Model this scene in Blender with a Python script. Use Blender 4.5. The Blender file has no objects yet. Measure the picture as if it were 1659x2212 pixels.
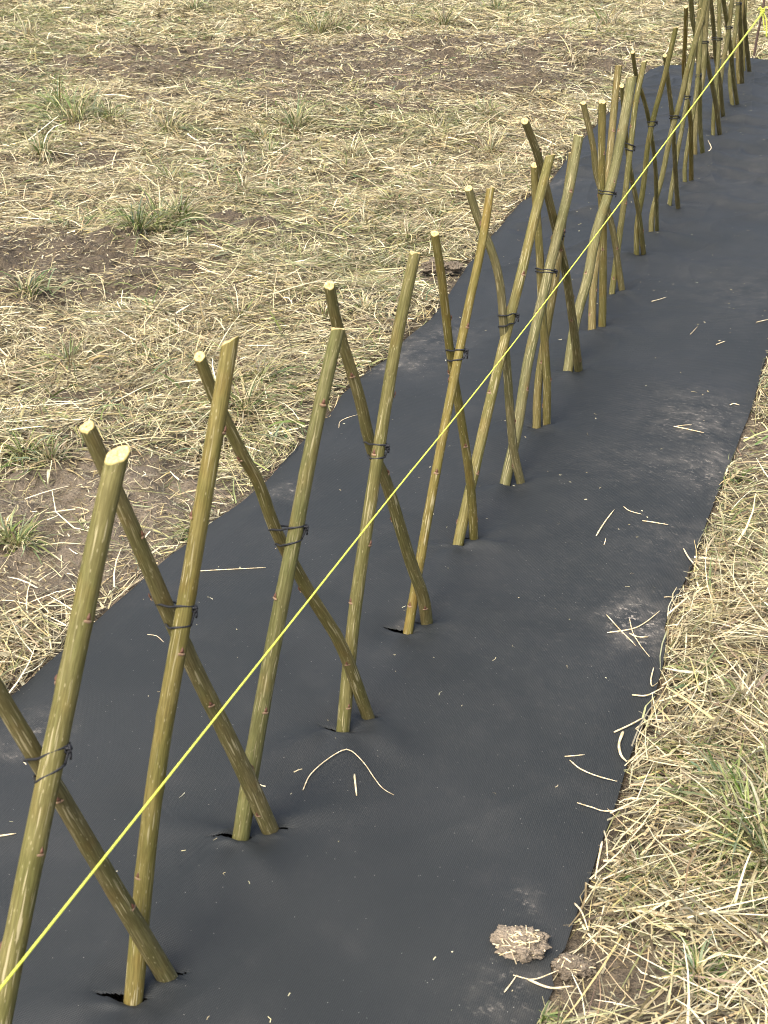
import bpy, math, random
import numpy as np
from mathutils import Vector, Matrix
C = bpy.context.scene
COL = C.collection
rng = np.random.default_rng(7)
random.seed(7)

# ------------------------------------------------------------------ camera, light, exposure
F, PITCH, H = 2800.0, math.radians(28.5), 1.5      # focal length in units of a 1659 x 2212 picture
cam = bpy.data.cameras.new('Camera')
camo = bpy.data.objects.new('Camera', cam); COL.objects.link(camo)
cam.sensor_fit = 'AUTO'; cam.sensor_width = 36; cam.lens = F / 2212 * 36
cam.clip_start = .05; cam.clip_end = 500
cam.dof.use_dof = True; cam.dof.focus_distance = 3.6; cam.dof.aperture_fstop = 14.0
camo.location = (0, 0, H); camo.rotation_euler = (math.pi / 2 - PITCH, 0, 0)
C.camera = camo
SUN_EL, SUN_AZ = math.radians(58), math.radians(215)     # azimuth clockwise from +Y: behind, a little to the left
w = bpy.data.worlds.new('World'); C.world = w; w.use_nodes = True
nt = w.node_tree; bg = nt.nodes['Background']
sky = nt.nodes.new('ShaderNodeTexSky'); sky.sky_type = 'NISHITA'; sky.sun_disc = False
sky.sun_elevation = SUN_EL; sky.sun_rotation = SUN_AZ
sky.air_density = .7; sky.dust_density = 6.0; sky.ozone_density = .3
nt.links.new(sky.outputs[0], bg.inputs[0]); bg.inputs[1].default_value = .15
sl = bpy.data.lights.new('Sun', 'SUN'); sl.energy = 1.45; sl.angle = math.radians(45); sl.color = (1, .985, .95)
so = bpy.data.objects.new('Sun', sl); COL.objects.link(so)
sd = Vector((math.sin(SUN_AZ) * math.cos(SUN_EL), math.cos(SUN_AZ) * math.cos(SUN_EL), math.sin(SUN_EL)))
so.rotation_euler = (-sd).to_track_quat('-Z', 'Y').to_euler()
C.view_settings.view_transform = 'Standard'; C.view_settings.look = 'None'
C.view_settings.exposure = 1.33; C.view_settings.gamma = 1; C.cycles.filter_width = 1.0

# ------------------------------------------------------------------ helpers
cp, sp = math.cos(PITCH), math.sin(PITCH)
FW, RT, UP = np.array([0, cp, -sp]), np.array([1., 0, 0]), np.array([0, sp, cp])
CAM = np.array([0, 0, H])
def ray(p): return FW * F + RT * (p[0] - 829.5) + UP * (1106 - p[1])
def gnd(p, z=0.): d = ray(p); return CAM + d * ((z - H) / d[2])
def on_plane(p, o, n): d = ray(p); return CAM + d * (np.dot(n, o - CAM) / np.dot(n, d))
def depth(P): return float(np.dot(P - CAM, FW))
def unit(v): return v / np.linalg.norm(v)
def sstep(a, b, x):
    t = np.clip((x - a) / (b - a), 0, 1); return t * t * (3 - 2 * t)

_h = rng.random((256, 256))
def vnoise(x, y, s, k=0):
    x = np.asarray(x) / s + 37.3 * k + 100; y = np.asarray(y) / s + 11.9 * k + 100
    i, j = np.floor(x).astype(int), np.floor(y).astype(int); u, v = x - i, y - j
    u = u * u * (3 - 2 * u); v = v * v * (3 - 2 * v)
    g = lambda a, b: _h[a % 256, b % 256]
    return (g(i, j) * (1 - u) + g(i + 1, j) * u) * (1 - v) + (g(i, j + 1) * (1 - u) + g(i + 1, j + 1) * u) * v

def mesh_np(name, V, Q, attrs=None, smooth=True):
    V = np.ascontiguousarray(V, dtype=np.float32); Q = np.ascontiguousarray(Q, dtype=np.int32)
    me = bpy.data.meshes.new(name); k = Q.shape[1]
    me.vertices.add(len(V)); me.vertices.foreach_set('co', V.ravel())
    me.loops.add(Q.size); me.loops.foreach_set('vertex_index', Q.ravel())
    me.polygons.add(len(Q)); me.polygons.foreach_set('loop_start', np.arange(0, Q.size, k, dtype=np.int32))
    me.polygons.foreach_set('use_smooth', np.full(len(Q), smooth, dtype=bool))
    me.update(calc_edges=True)
    for an, (ty, A) in (attrs or {}).items():
        at = me.attributes.new(an, ty, 'POINT')
        at.data.foreach_set({'FLOAT': 'value', 'FLOAT_VECTOR': 'vector', 'FLOAT_COLOR': 'color'}[ty],
                            np.ascontiguousarray(A, dtype=np.float32).ravel())
    return me
def obj(name, me, mat=None, parent=None):
    o = bpy.data.objects.new(name, me); COL.objects.link(o)
    if mat and not me.materials: me.materials.append(mat)
    if parent: o.parent = parent
    return o
def tag(o, label=None, cat=None, group=None, kind=None):
    for k, v in (('label', label), ('category', cat), ('group', group), ('kind', kind)):
        if v: o[k] = v
    return o
def catmull(P, step):
    P = np.asarray(P, float)
    if len(P) == 2: P = np.array([P[0], (P[0] + P[1]) / 2, P[1]])
    Pe = np.vstack([2 * P[0] - P[1], P, 2 * P[-1] - P[-2]]); out = []
    for i in range(1, len(Pe) - 2):
        a, b, c, d = Pe[i - 1:i + 3]; n = max(1, int(np.linalg.norm(c - b) / step))
        for t in np.arange(n) / n:
            out.append(.5 * ((2 * b) + (c - a) * t + (2 * a - 5 * b + 4 * c - d) * t * t + (3 * b - a - 3 * c + d) * t ** 3))
    out.append(P[-1]); return np.array(out)
def frames(P):
    T = np.gradient(P, axis=0); T /= np.linalg.norm(T, axis=1)[:, None]
    ref = np.array([0, 0, 1.]) if abs(T[0, 2]) < .9 else np.array([0, -1., 0])
    A = ref - T * (T @ ref)[:, None]; A /= np.linalg.norm(A, axis=1)[:, None]
    return T, A, np.cross(T, A)
def tube(P, r, n=8, closed=False, caps=True):
    P = np.asarray(P, float); m = len(P); r = np.broadcast_to(r, (m,))
    if closed:
        T = np.roll(P, -1, 0) - np.roll(P, 1, 0); T /= np.linalg.norm(T, axis=1)[:, None]
        nn = unit(np.cross(P[m // 3] - P[0], P[2 * m // 3] - P[0])); A = np.tile(nn, (m, 1)); B = np.cross(T, A)
    else: T, A, B = frames(P)
    an = np.arange(n) / n * 2 * math.pi
    V = (P[:, None] + (A[:, None] * np.cos(an)[None, :, None] + B[:, None] * np.sin(an)[None, :, None]) * r[:, None, None]).reshape(-1, 3)
    i, j = np.meshgrid(np.arange(m if closed else m - 1), np.arange(n), indexing='ij'); i2 = (i + 1) % m; j2 = (j + 1) % n
    Q = np.stack([i * n + j, i * n + j2, i2 * n + j2, i2 * n + j], -1).reshape(-1, 4)
    if caps and not closed:                      # close both ends with a collapsed ring
        V = np.vstack([V, P[:1], P[-1:]]); k = m * n; jj = np.arange(n); j2 = (jj + 1) % n
        Q = np.vstack([Q, np.stack([j2, jj, np.full(n, k), np.full(n, k)], -1)[:, [0, 1, 2, 2]][:0],])
        tri = [(int(b), int(a), k) for a, b in zip(jj, j2)] + [((m - 1) * n + int(a), (m - 1) * n + int(b), k + 1) for a, b in zip(jj, j2)]
        return V, Q, tri
    return V, Q, []
def tube_mesh(name, P, r, n=8, closed=False):
    V, Q, tri = tube(P, r, n, closed)
    me = bpy.data.meshes.new(name); me.from_pydata(V.tolist(), [], Q.tolist() + tri); me.update()
    me.polygons.foreach_set('use_smooth', [True] * len(me.polygons)); return me
def join_meshes(name, parts):
    V, Fc, o = [], [], 0
    for v, q, t in parts:
        V += np.asarray(v).tolist(); Fc += [[a + o for a in f] for f in (np.asarray(q).tolist() + list(t))]; o = len(V)
    me = bpy.data.meshes.new(name); me.from_pydata(V, [], Fc); me.update()
    me.polygons.foreach_set('use_smooth', [True] * len(me.polygons)); return me

# ------------------------------------------------------------------ materials
class NB:
    def __init__(s, name):
        s.m = bpy.data.materials.new(name); s.m.use_nodes = True; s.t = s.m.node_tree
        s.b = s.t.nodes['Principled BSDF']; s.b.inputs['Specular IOR Level'].default_value = .3
    def n(s, ty, **kw):
        x = s.t.nodes.new(ty)
        for k, v in kw.items(): setattr(x, k, v)
        return x
    def put(s, a, i):
        if isinstance(a, (int, float)): i.default_value = a
        elif isinstance(a, tuple): i.default_value = a if len(a) == len(i.default_value) else (*a, 1)[:len(i.default_value)]
        else: s.t.links.new(a, i)
    def attr(s, name, out='Vector'): return s.n('ShaderNodeAttribute', attribute_name=name).outputs[out]
    def pos(s): return s.n('ShaderNodeNewGeometry').outputs['Position']
    def map(s, v, sc, loc=(0, 0, 0), rot=(0, 0, 0)):
        m = s.n('ShaderNodeMapping'); s.put(v, m.inputs[0]); m.inputs[1].default_value = loc; m.inputs[2].default_value = rot
        m.inputs[3].default_value = sc if isinstance(sc, tuple) else (sc,) * 3; return m.outputs[0]
    def noise(s, v, sc=1., det=4., rough=.55):
        x = s.n('ShaderNodeTexNoise'); s.put(v, x.inputs['Vector']); x.inputs['Scale'].default_value = sc
        x.inputs['Detail'].default_value = det; x.inputs['Roughness'].default_value = rough; return x.outputs['Fac']
    def voro(s, v, sc=1., out='Distance', rnd=1.):
        x = s.n('ShaderNodeTexVoronoi'); s.put(v, x.inputs['Vector']); x.inputs['Scale'].default_value = sc
        x.inputs['Randomness'].default_value = rnd; return x.outputs[out]
    def rng(s, v, a, b, c=0., d=1.):
        x = s.n('ShaderNodeMapRange', interpolation_type='SMOOTHSTEP'); s.put(v, x.inputs[0])
        for i, q in enumerate((a, b, c, d)): x.inputs[i + 1].default_value = q
        return x.outputs[0]
    def math(s, op, a, b=0.):
        x = s.n('ShaderNodeMath', operation=op); s.put(a, x.inputs[0]); s.put(b, x.inputs[1]); return x.outputs[0]
    def mix(s, f, a, b, mode='MIX'):
        x = s.n('ShaderNodeMix', data_type='RGBA', blend_type=mode); s.put(f, x.inputs[0]); s.put(a, x.inputs[6]); s.put(b, x.inputs[7]); return x.outputs[2]
    def vadd(s, a, b):
        x = s.n('ShaderNodeVectorMath', operation='ADD'); s.put(a, x.inputs[0]); s.put(b, x.inputs[1]); return x.outputs[0]
    def bump(s, h, st, dist):
        x = s.n('ShaderNodeBump'); x.inputs['Strength'].default_value = st; x.inputs['Distance'].default_value = dist
        s.put(h, x.inputs['Height']); s.put(x.outputs[0], s.b.inputs['Normal'])
    def base(s, c, rough=.7): s.put(c, s.b.inputs['Base Color']); s.put(rough, s.b.inputs['Roughness']); return s.m

def plain(name, c, rough=.7):
    b = NB(name); v = b.noise(b.pos(), 260, 3)
    b.bump(v, .3, .001)
    return b.base(b.mix(v, tuple(x * .75 for x in c), tuple(min(1, x * 1.25) for x in c)), rough)

def bark_material():
    b = NB('willow_bark'); oi = b.n('ShaderNodeObjectInfo')
    sh = b.math('MULTIPLY', oi.outputs['Random'], 40.)
    co = b.n('ShaderNodeCombineXYZ'); b.put(sh, co.inputs[2]); b.put(sh, co.inputs[0])
    v = b.vadd(b.attr('bark'), co.outputs[0])
    col = oi.outputs['Color']
    m1 = b.noise(b.map(v, (30, 30, 9)), 1, 3)
    c = b.mix(b.rng(m1, .35, .7, 0, .8), col, b.mix(1., col, (.74, .82, .66, 1), 'MULTIPLY'))
    m2 = b.noise(b.map(v, (22, 22, 14), (5, 3, 9)), 1, 2)
    c = b.mix(b.rng(m2, .52, .72, 0, .45), c, b.mix(1., col, (1.08, .88, .68, 1), 'MULTIPLY'))
    fine = b.noise(b.map(v, (420, 420, 26)), 1, 3, .65)
    c = b.mix(b.rng(fine, .36, .62, 0, .8), c, b.mix(1., c, (.56, .545, .46, 1), 'MULTIPLY'))
    where = b.rng(b.noise(b.map(v, (18, 18, 6), (2, 8, 1)), 1, 2), .38, .62, .25, 1.)
    st = b.noise(b.map(v, (330, 330, 17), (3, 1, 4)), 1, 1.5, .5)
    stm = b.math('MULTIPLY', b.rng(st, .60, .66), where)
    st2 = b.rng(b.voro(b.map(v, (190, 190, 60), (7, 2, 3))), .20, .09)
    pale = b.math('MAXIMUM', b.math('MULTIPLY', stm, .85), b.math('MULTIPLY', st2, .55))
    c = b.mix(pale, c, (.33, .29, .16, 1))
    dk = b.rng(b.noise(b.map(v, (60, 60, 40), (1, 5, 2)), 1, 3), .68, .78, 0, .5)
    c = b.mix(dk, c, (.045, .032, .016, 1))
    b.bump(b.math('ADD', fine, b.math('MULTIPLY', pale, .6)), .35, .0012)
    b.b.inputs['Specular IOR Level'].default_value = .2
    return b.base(c, b.rng(fine, .2, .8, .58, .75))
BARK = bark_material()

def cut_material():
    b = NB('fresh_cut_wood'); r = b.attr('rad', 'Fac'); p = b.pos()
    n = b.noise(p, 300, 4)
    c = b.mix(b.rng(n, .3, .7), (.46, .31, .12, 1), (.64, .50, .26, 1))
    c = b.mix(b.rng(b.noise(p, 160, 2), .55, .7, 0, .55), c, (.48, .30, .10, 1))
    c = b.mix(b.rng(r, .2, .06, 0, .75), c, (.40, .26, .10, 1))
    rg = b.math('SINE', b.math('MULTIPLY', b.math('ADD', r, b.math('MULTIPLY', n, .12)), 34.)); c = b.mix(b.rng(rg, .2, 1., 0, .35), c, (.40, .27, .10, 1))
    c = b.mix(b.rng(r, .84, .95), c, (.30, .25, .09, 1))
    b.bump(n, .5, .002)
    return b.base(c, .75)
CUT = cut_material()
BUD = plain('bud_scale', (.10, .046, .026), .6)
SCAR = plain('leaf_scar', (.22, .145, .085), .8)
CORD = plain('black_cord', (.018, .019, .021), .6)
RUST = plain('rusty_steel', (.075, .05, .04), .7)

def string_material():
    b = NB('yellow_string'); v = b.noise(b.pos(), 500, 2)
    b.b.inputs['Specular IOR Level'].default_value = .4
    return b.base(b.mix(v, (.52, .60, .03, 1), (.84, .88, .16, 1)), .45)
STRING = string_material()

def soil_material():
    b = NB('soil'); p = b.pos()
    n1, n2, n3 = b.noise(p, 3, 4), b.noise(p, 34, 6, .65), b.noise(p, 150, 4, .6)
    c = b.mix(b.rng(n2, .3, .7), (.048, .037, .024, 1), (.125, .100, .067, 1))
    c = b.mix(b.attr('mud', 'Fac'), c, b.mix(b.rng(n2, .3, .7), (.150, .120, .082, 1), (.27, .224, .160, 1)))
    c = b.mix(b.rng(n3, .4, .7, 0, .4), c, (.19, .148, .095, 1))
    lit = b.rng(b.noise(b.map(p, (90, 25, 60), rot=(0, 0, .5)), 1, 4, .6), .52, .66)
    c = b.mix(b.math('MULTIPLY', lit, b.attr('litter', 'Fac')), c, (.20, .155, .085, 1))
    c = b.mix(b.rng(n1, .35, .65, 0, .25), c, (.10, .085, .065, 1))
    c = b.mix(b.math('MULTIPLY', b.attr('dry', 'Fac'), b.rng(n2, .25, .75, .25, .8)), c, (.40, .33, .235, 1))
    b.bump(b.math('ADD', n2, b.math('MULTIPLY', n3, .5)), 1., .03)
    return b.base(c, .95)
SOIL = soil_material()

def straw_material(name, tr=.25):
    b = NB(name); c = b.attr('col', 'Color')
    n = b.noise(b.pos(), 90, 2)
    c = b.mix(b.rng(n, .3, .7), b.mix(1., c, (.82, .80, .76, 1), 'MULTIPLY'), c)
    b.b.inputs['Specular IOR Level'].default_value = .35; b.base(c, .55)
    t = b.n('ShaderNodeBsdfTranslucent'); b.put(c, t.inputs[0])
    m = b.n('ShaderNodeMixShader'); m.inputs[0].default_value = tr
    out = b.t.nodes['Material Output']
    b.t.links.new(b.b.outputs[0], m.inputs[1]); b.t.links.new(t.outputs[0], m.inputs[2]); b.t.links.new(m.outputs[0], out.inputs[0])
    return b.m
STRAW = straw_material('dry_straw'); GREEN = straw_material('green_blades', .3)

def stem_material():
    b = NB('pale_straw_stem'); n = b.noise(b.pos(), 130, 3)
    return b.base(b.mix(b.rng(n, .3, .7), (.42, .33, .18, 1), (.72, .63, .42, 1)), .6)
STEM = stem_material()

def fabric_material():
    b = NB('woven_black_fabric'); u = b.attr('weave'); d = b.attr('dust', 'Fac')
    wv = b.n('ShaderNodeTexWave', wave_type='BANDS', bands_direction='X'); b.put(b.map(u, 1., rot=(0, 0, .0)), wv.inputs[0]); wv.inputs['Scale'].default_value = 105
    wu = b.n('ShaderNodeTexWave', wave_type='BANDS', bands_direction='Y'); b.put(b.map(u, 1.), wu.inputs[0]); wu.inputs['Scale'].default_value = 125
    wvn = b.math('MULTIPLY', wv.outputs['Fac'], wu.outputs['Fac'])
    big = b.noise(u, 2.2, 4); mid = b.noise(u, 9, 5, .6)
    c = b.mix(b.rng(wvn, .1, .8), (.0122, .0142, .0140, 1), (.0230, .0265, .0264, 1))
    c = b.mix(b.rng(big, .35, .7, 0, .30), c, (.028, .030, .0305, 1))
    c = b.mix(b.rng(mid, .5, .8, 0, .12), c, (.065, .062, .056, 1))
    streak = b.noise(b.map(u, (38, 62, 1), rot=(0, 0, .35)), 1, 6, .7)
    spk = b.noise(u, 120, 4, .7)
    dm = b.math('MULTIPLY', b.math('MULTIPLY', b.rng(streak, .50, .68), b.rng(spk, .42, .62)), d)
    c = b.mix(b.math('ADD', b.math('MULTIPLY', dm, .6), b.math('MULTIPLY', b.rng(b.noise(u, 16, 5, .65), .35, .8, 0, .22), b.math('MINIMUM', d, 1.))), c, (.33, .30, .25, 1))
    grn = b.noise(u, 420, 2, .6)
    c = b.mix(b.rng(grn, .3, .7, 0, .3), c, b.mix(1., c, (2.2, 2.2, 2.15, 1), 'MULTIPLY'))
    fd = b.math('MULTIPLY', b.rng(b.noise(b.map(u, (70, 160, 1), rot=(0, 0, .3)), 1, 4, .6), .66, .78), b.rng(big, .38, .6, .12, .5))
    c = b.mix(b.math('MULTIPLY', fd, .7), c, (.17, .16, .14, 1))
    fl = b.rng(b.voro(b.map(u, 55.), 1.), .05, .03, 0, .5)
    c = b.mix(fl, c, (.5, .48, .42, 1))
    b.bump(b.math('ADD', wvn, b.math('MULTIPLY', b.noise(u, 25, 4), 1.2)), .35, .0016)
    b.b.inputs['Specular IOR Level'].default_value = .28
    return b.base(c, b.rng(dm, 0, 1, .62, .9))
FABRIC = fabric_material()

# ------------------------------------------------------------------ where the membrane lies (ground plan)
S0 = np.array([-.34, 1.32]); TD = unit(np.array([.345, .94])); ND = np.array([TD[1], -TD[0]])   # along the fence, towards the camera side
def st(x, y): return (x - S0[0]) * TD[0] + (y - S0[1]) * TD[1], (x - S0[0]) * ND[0] + (y - S0[1]) * ND[1]
LEFT = [(29, 1506), (198, 1355), (349, 1224), (448, 1141), (525, 1086), (575, 1044), (645, 967), (716, 894), (738, 858), (796, 805), (841, 776),
        (880, 735), (931, 693), (970, 640), (1009, 581), (1074, 500), (1128, 438), (1188, 400), (1224, 344), (1263, 299), (1287, 275), (1390, 164)]
RIGHT = [(1167, 2199), (1195, 2139), (1187, 2090), (1219, 2059), (1243, 1995), (1275, 1907), (1297, 1835), (1327, 1751), (1356, 1659), (1386, 1583),
         (1416, 1505), (1437, 1427), (1440, 1385), (1436, 1361), (1443, 1331), (1494, 1232), (1524, 1145), (1545, 1082), (1581, 995), (1614, 910), (1634, 846), (1659, 766)]
def edge(pts):
    g = np.array([st(*gnd(p)[:2]) for p in pts]); return g[np.argsort(g[:, 0])]
EL, ER = edge(LEFT), edge(RIGHT)
EL = np.vstack([[EL[0, 0] - 3, EL[0, 1] + .05], EL]); ER = np.vstack([[ER[0, 0] - 3, ER[0, 1]], ER, [ER[-1, 0] + 1.5, ER[-1, 1] + .03], [ER[-1, 0] + 9, ER[-1, 1] + .05]])
def tL(s): return np.interp(s, EL[:, 0], EL[:, 1]) + .006 * (vnoise(s, s * 0, .13, 3) - .5)
def tR(s): return np.interp(s, ER[:, 0], ER[:, 1]) + .006 * (vnoise(s, s * 0, .13, 4) - .5)
FE = np.array([st(*gnd(p)[:2]) for p in [(1392, 163), (1406, 152), (1432, 149), (1474, 145), (1537, 129), (1625, 132), (1659, 137)]])
FE = FE[np.argsort(FE[:, 1])]; FE = np.vstack([FE, [FE[-1, 0] - .1, FE[-1, 1] + 1.5]])
def s_end(t): return np.interp(t, FE[:, 1], FE[:, 0])
def memb_sd(x, y):
    s, t = st(x, y); return np.maximum(np.maximum(tL(s) - t, t - tR(s)), s - s_end(t))

# bare or thin patches and mounds, as ellipses on the ground: picture place, radii in metres, strength, paleness of the mud
PATCH = []
for px, rx, ry, k, mud in [((60, 570), .66, .44, .97, .05), ((230, 530), .35, .14, .8, .1), ((150, 1130), .46, .34, .93, 1.), ((60, 1230), .34, .26, .97, .85), ((260, 1020), .25, .12, .8, .4), ((230, 860), .22, .1, .75, .1), ((720, 150), 2.4, .85, .93, .12),
                   ((480, 120), 1.2, .5, .86, .15), ((1010, 175), 1.2, .5, .95, .1), ((800, 95), 1.6, .4, .9, .1), ((1050, 110), 1.2, .35, .85, .1), ((900, 235), .8, .2, .7, .2), ((560, 215), .9, .45, .55, .4), ((955, 590), .17, .14, 1., .05), ((1185, 95), .5, .14, .85, .1), ((330, 140), 1.0, .3, .6, .2),
                   ((1320, 2140), .19, .085, 1., .35), ((1245, 2110), .09, .10, 1., .3), ((1420, 2075), .12, .05, .7, .4), ((1620, 980), .10, .5, .8, .8), ((40, 350), .5, .3, .6, .2), ((540, 490), .3, .12, .8, .1), ((200, 200), .8, .3, .5, .2), ((250, 640), .3, .1, .8, .1), ((760, 990), .14, .10, .5, .1)]:
    g = gnd(px); PATCH.append((g[0], g[1], rx, ry, k, mud))
def bare(x, y):
    B = np.zeros_like(x); M = np.zeros_like(x)
    wob = .55 * (vnoise(x, y, .16, 8) - .5) + .5 * (vnoise(x, y, .5, 9) - .5)
    for gx, gy, rx, ry, k, mud in PATCH:
        d = np.sqrt(((x - gx) / rx) ** 2 + ((y - gy) / ry) ** 2) + wob
        v = k * (1 - sstep(.55, 1.15, d)); M = np.maximum(M, mud * v); B = np.maximum(B, v)
    return B, M
def groundz(x, y):
    d = memb_sd(x, y); B, _ = bare(x, y)
    far = sstep(.0, .2, d)
    z = far * (.025 * sstep(.3, .8, B) + .075 * (vnoise(x, y, .95, 1) - .5) + .045 * (vnoise(x, y, .28, 2) - .4))
    z = z + far * B * (.07 * (vnoise(x, y, .14, 5) - .5) + .075 * (vnoise(x, y, .055, 6) - .45) * np.clip(1.6 * vnoise(x, y, .22, 26) - .25, .05, 1) + .02 * (vnoise(x, y, .026, 27) - .5) - .01)
    return z - .004 - .07 * sstep(.03, .07, -d)

# ------------------------------------------------------------------ ground: one sheet, fine where it is seen
def axis(lo, hi, a, b, step):
    mid = np.arange(a, b, step); L = [a]; k = step
    while L[-1] > lo: k *= 1.5; L.append(L[-1] - k)
    R = [mid[-1]]; k = step
    while R[-1] < hi: k *= 1.5; R.append(R[-1] + k)
    return np.concatenate([np.array(L[1:][::-1]), mid, np.array(R[1:])])
gx, gy = axis(-90, 90, -4.2, 4.6, .017), axis(-40, 200, .7, 14, .017)
X, Y = np.meshgrid(gx, gy, indexing='ij'); x, y = X.ravel(), Y.ravel()
inn = (x > -4.6) & (x < 5) & (y > .3) & (y < 15)
B_, M_ = bare(x, y)
Z = np.where(inn, groundz(x, y), -.004)
i, j = np.meshgrid(np.arange(len(gx) - 1), np.arange(len(gy) - 1), indexing='ij'); n = len(gy)
Qg = np.stack([i * n + j, (i + 1) * n + j, (i + 1) * n + j + 1, i * n + j + 1], -1).reshape(-1, 4)
lit = np.where(memb_sd(x, y) < -.02, 0, 1 - .5 * B_)
ground = obj('ground', mesh_np('ground', np.stack([x, y, Z], -1), Qg, {'mud': ('FLOAT', M_), 'litter': ('FLOAT', lit)}), SOIL)
tag(ground, kind='structure')

# ------------------------------------------------------------------ traced poles: picture points from the foot upwards
# (points, width at foot, width at top, colour)
OL, OC, GR, BR, DK, YE, GB = (.30, .272, .092), (.34, .275, .07), (.285, .275, .125), (.27, .225, .105), (.265, .23, .09), (.385, .285, .06), (.30, .225, .085)
RIGHT_LEAN = [
 ([(70, 1860), (194, 1247), (254, 983)], 54, 50, OL),
 ([(286, 2166), (336, 1700), (406, 1263), (475, 884), (500, 737)], 43, 37, OC),
 ([(520, 1816), (580, 1448), (615, 1256), (664, 1012), (692, 884), (732, 712)], 38, 30, (.29, .285, .115)),
 ([(741, 1591), (758, 1384), (778, 1224), (818, 980), (855, 752), (882, 612), (896, 546)], 30, 26, OL),
 ([(881, 1371), (910, 1188), (941, 1020), (981, 824), (1012, 668), (1040, 528), (1058, 407)], 21, 18, YE),
 ([(989, 1186), (1030, 992), (1054, 880), (1085, 752), (1129, 584), (1162, 444), (1188, 337)], 24, 21, (.34, .29, .09)),
 ([(1090, 1054), (1115, 936), (1132, 824), (1146, 752), (1187, 584), (1228, 416), (1249, 291)], 24, 22, (.33, .31, .15)),
 ([(1160, 928), (1166, 808), (1199, 600), (1212, 500), (1238, 330)], 18, 16, GB),
 ([(1225, 808), (1242, 696), (1269, 603), (1288, 508), (1317, 411), (1337, 315), (1364, 168)], 22, 22, (.31, .295, .14)),
 ([(1278, 718), (1284, 603), (1298, 500), (1311, 387), (1337, 143)], 17, 15, GB),
 ([(1320, 640), (1324, 611), (1339, 508), (1352, 412), (1362, 315), (1373, 220), (1392, 133)], 13, 12, OL),
 ([(1375, 556), (1376, 484), (1388, 412), (1400, 315), (1415, 244), (1434, 172), (1459, 61)], 12, 11, OL),
 ([(1407, 505), (1409, 460), (1428, 388), (1443, 315), (1456, 265), (1472, 210), (1487, 147), (1504, 84), (1518, 31), (1527, -20)], 11, 12, (.32, .29, .13)),
 ([(1446, 449), (1453, 399), (1466, 315), (1477, 252), (1484, 210), (1500, 110), (1512, 20)], 10, 9, GR),
 ([(1479, 397), (1480, 357), (1492, 280), (1503, 210), (1508, 147), (1511, 105), (1514, -10)], 9, 10, GR),
 ([(1502, 340), (1502, 294), (1508, 230), (1517, 168), (1521, 94), (1526, 21), (1530, -30)], 10, 15, (.34, .30, .15)),
 ([(1540, 300), (1542, 252), (1548, 168), (1553, 84), (1554, 0), (1555, -30)], 9, 10, GR),
 ([(1549, 262), (1555, 195), (1560, 147), (1571, 84), (1582, 0), (1586, -30)], 9, 11, (.33, .30, .15)),
 ([(1582, 231), (1576, 178), (1579, 136), (1586, 90), (1592, 42), (1597, -15)], 9, 9, GR),
 ([(1597, 187), (1594, 147), (1597, 84), (1604, 0), (1607, -30)], 8, 9, GB),
 ([(1607, 157), (1606, 100), (1610, 0), (1612, -25)], 8, 8, OL)]
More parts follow.
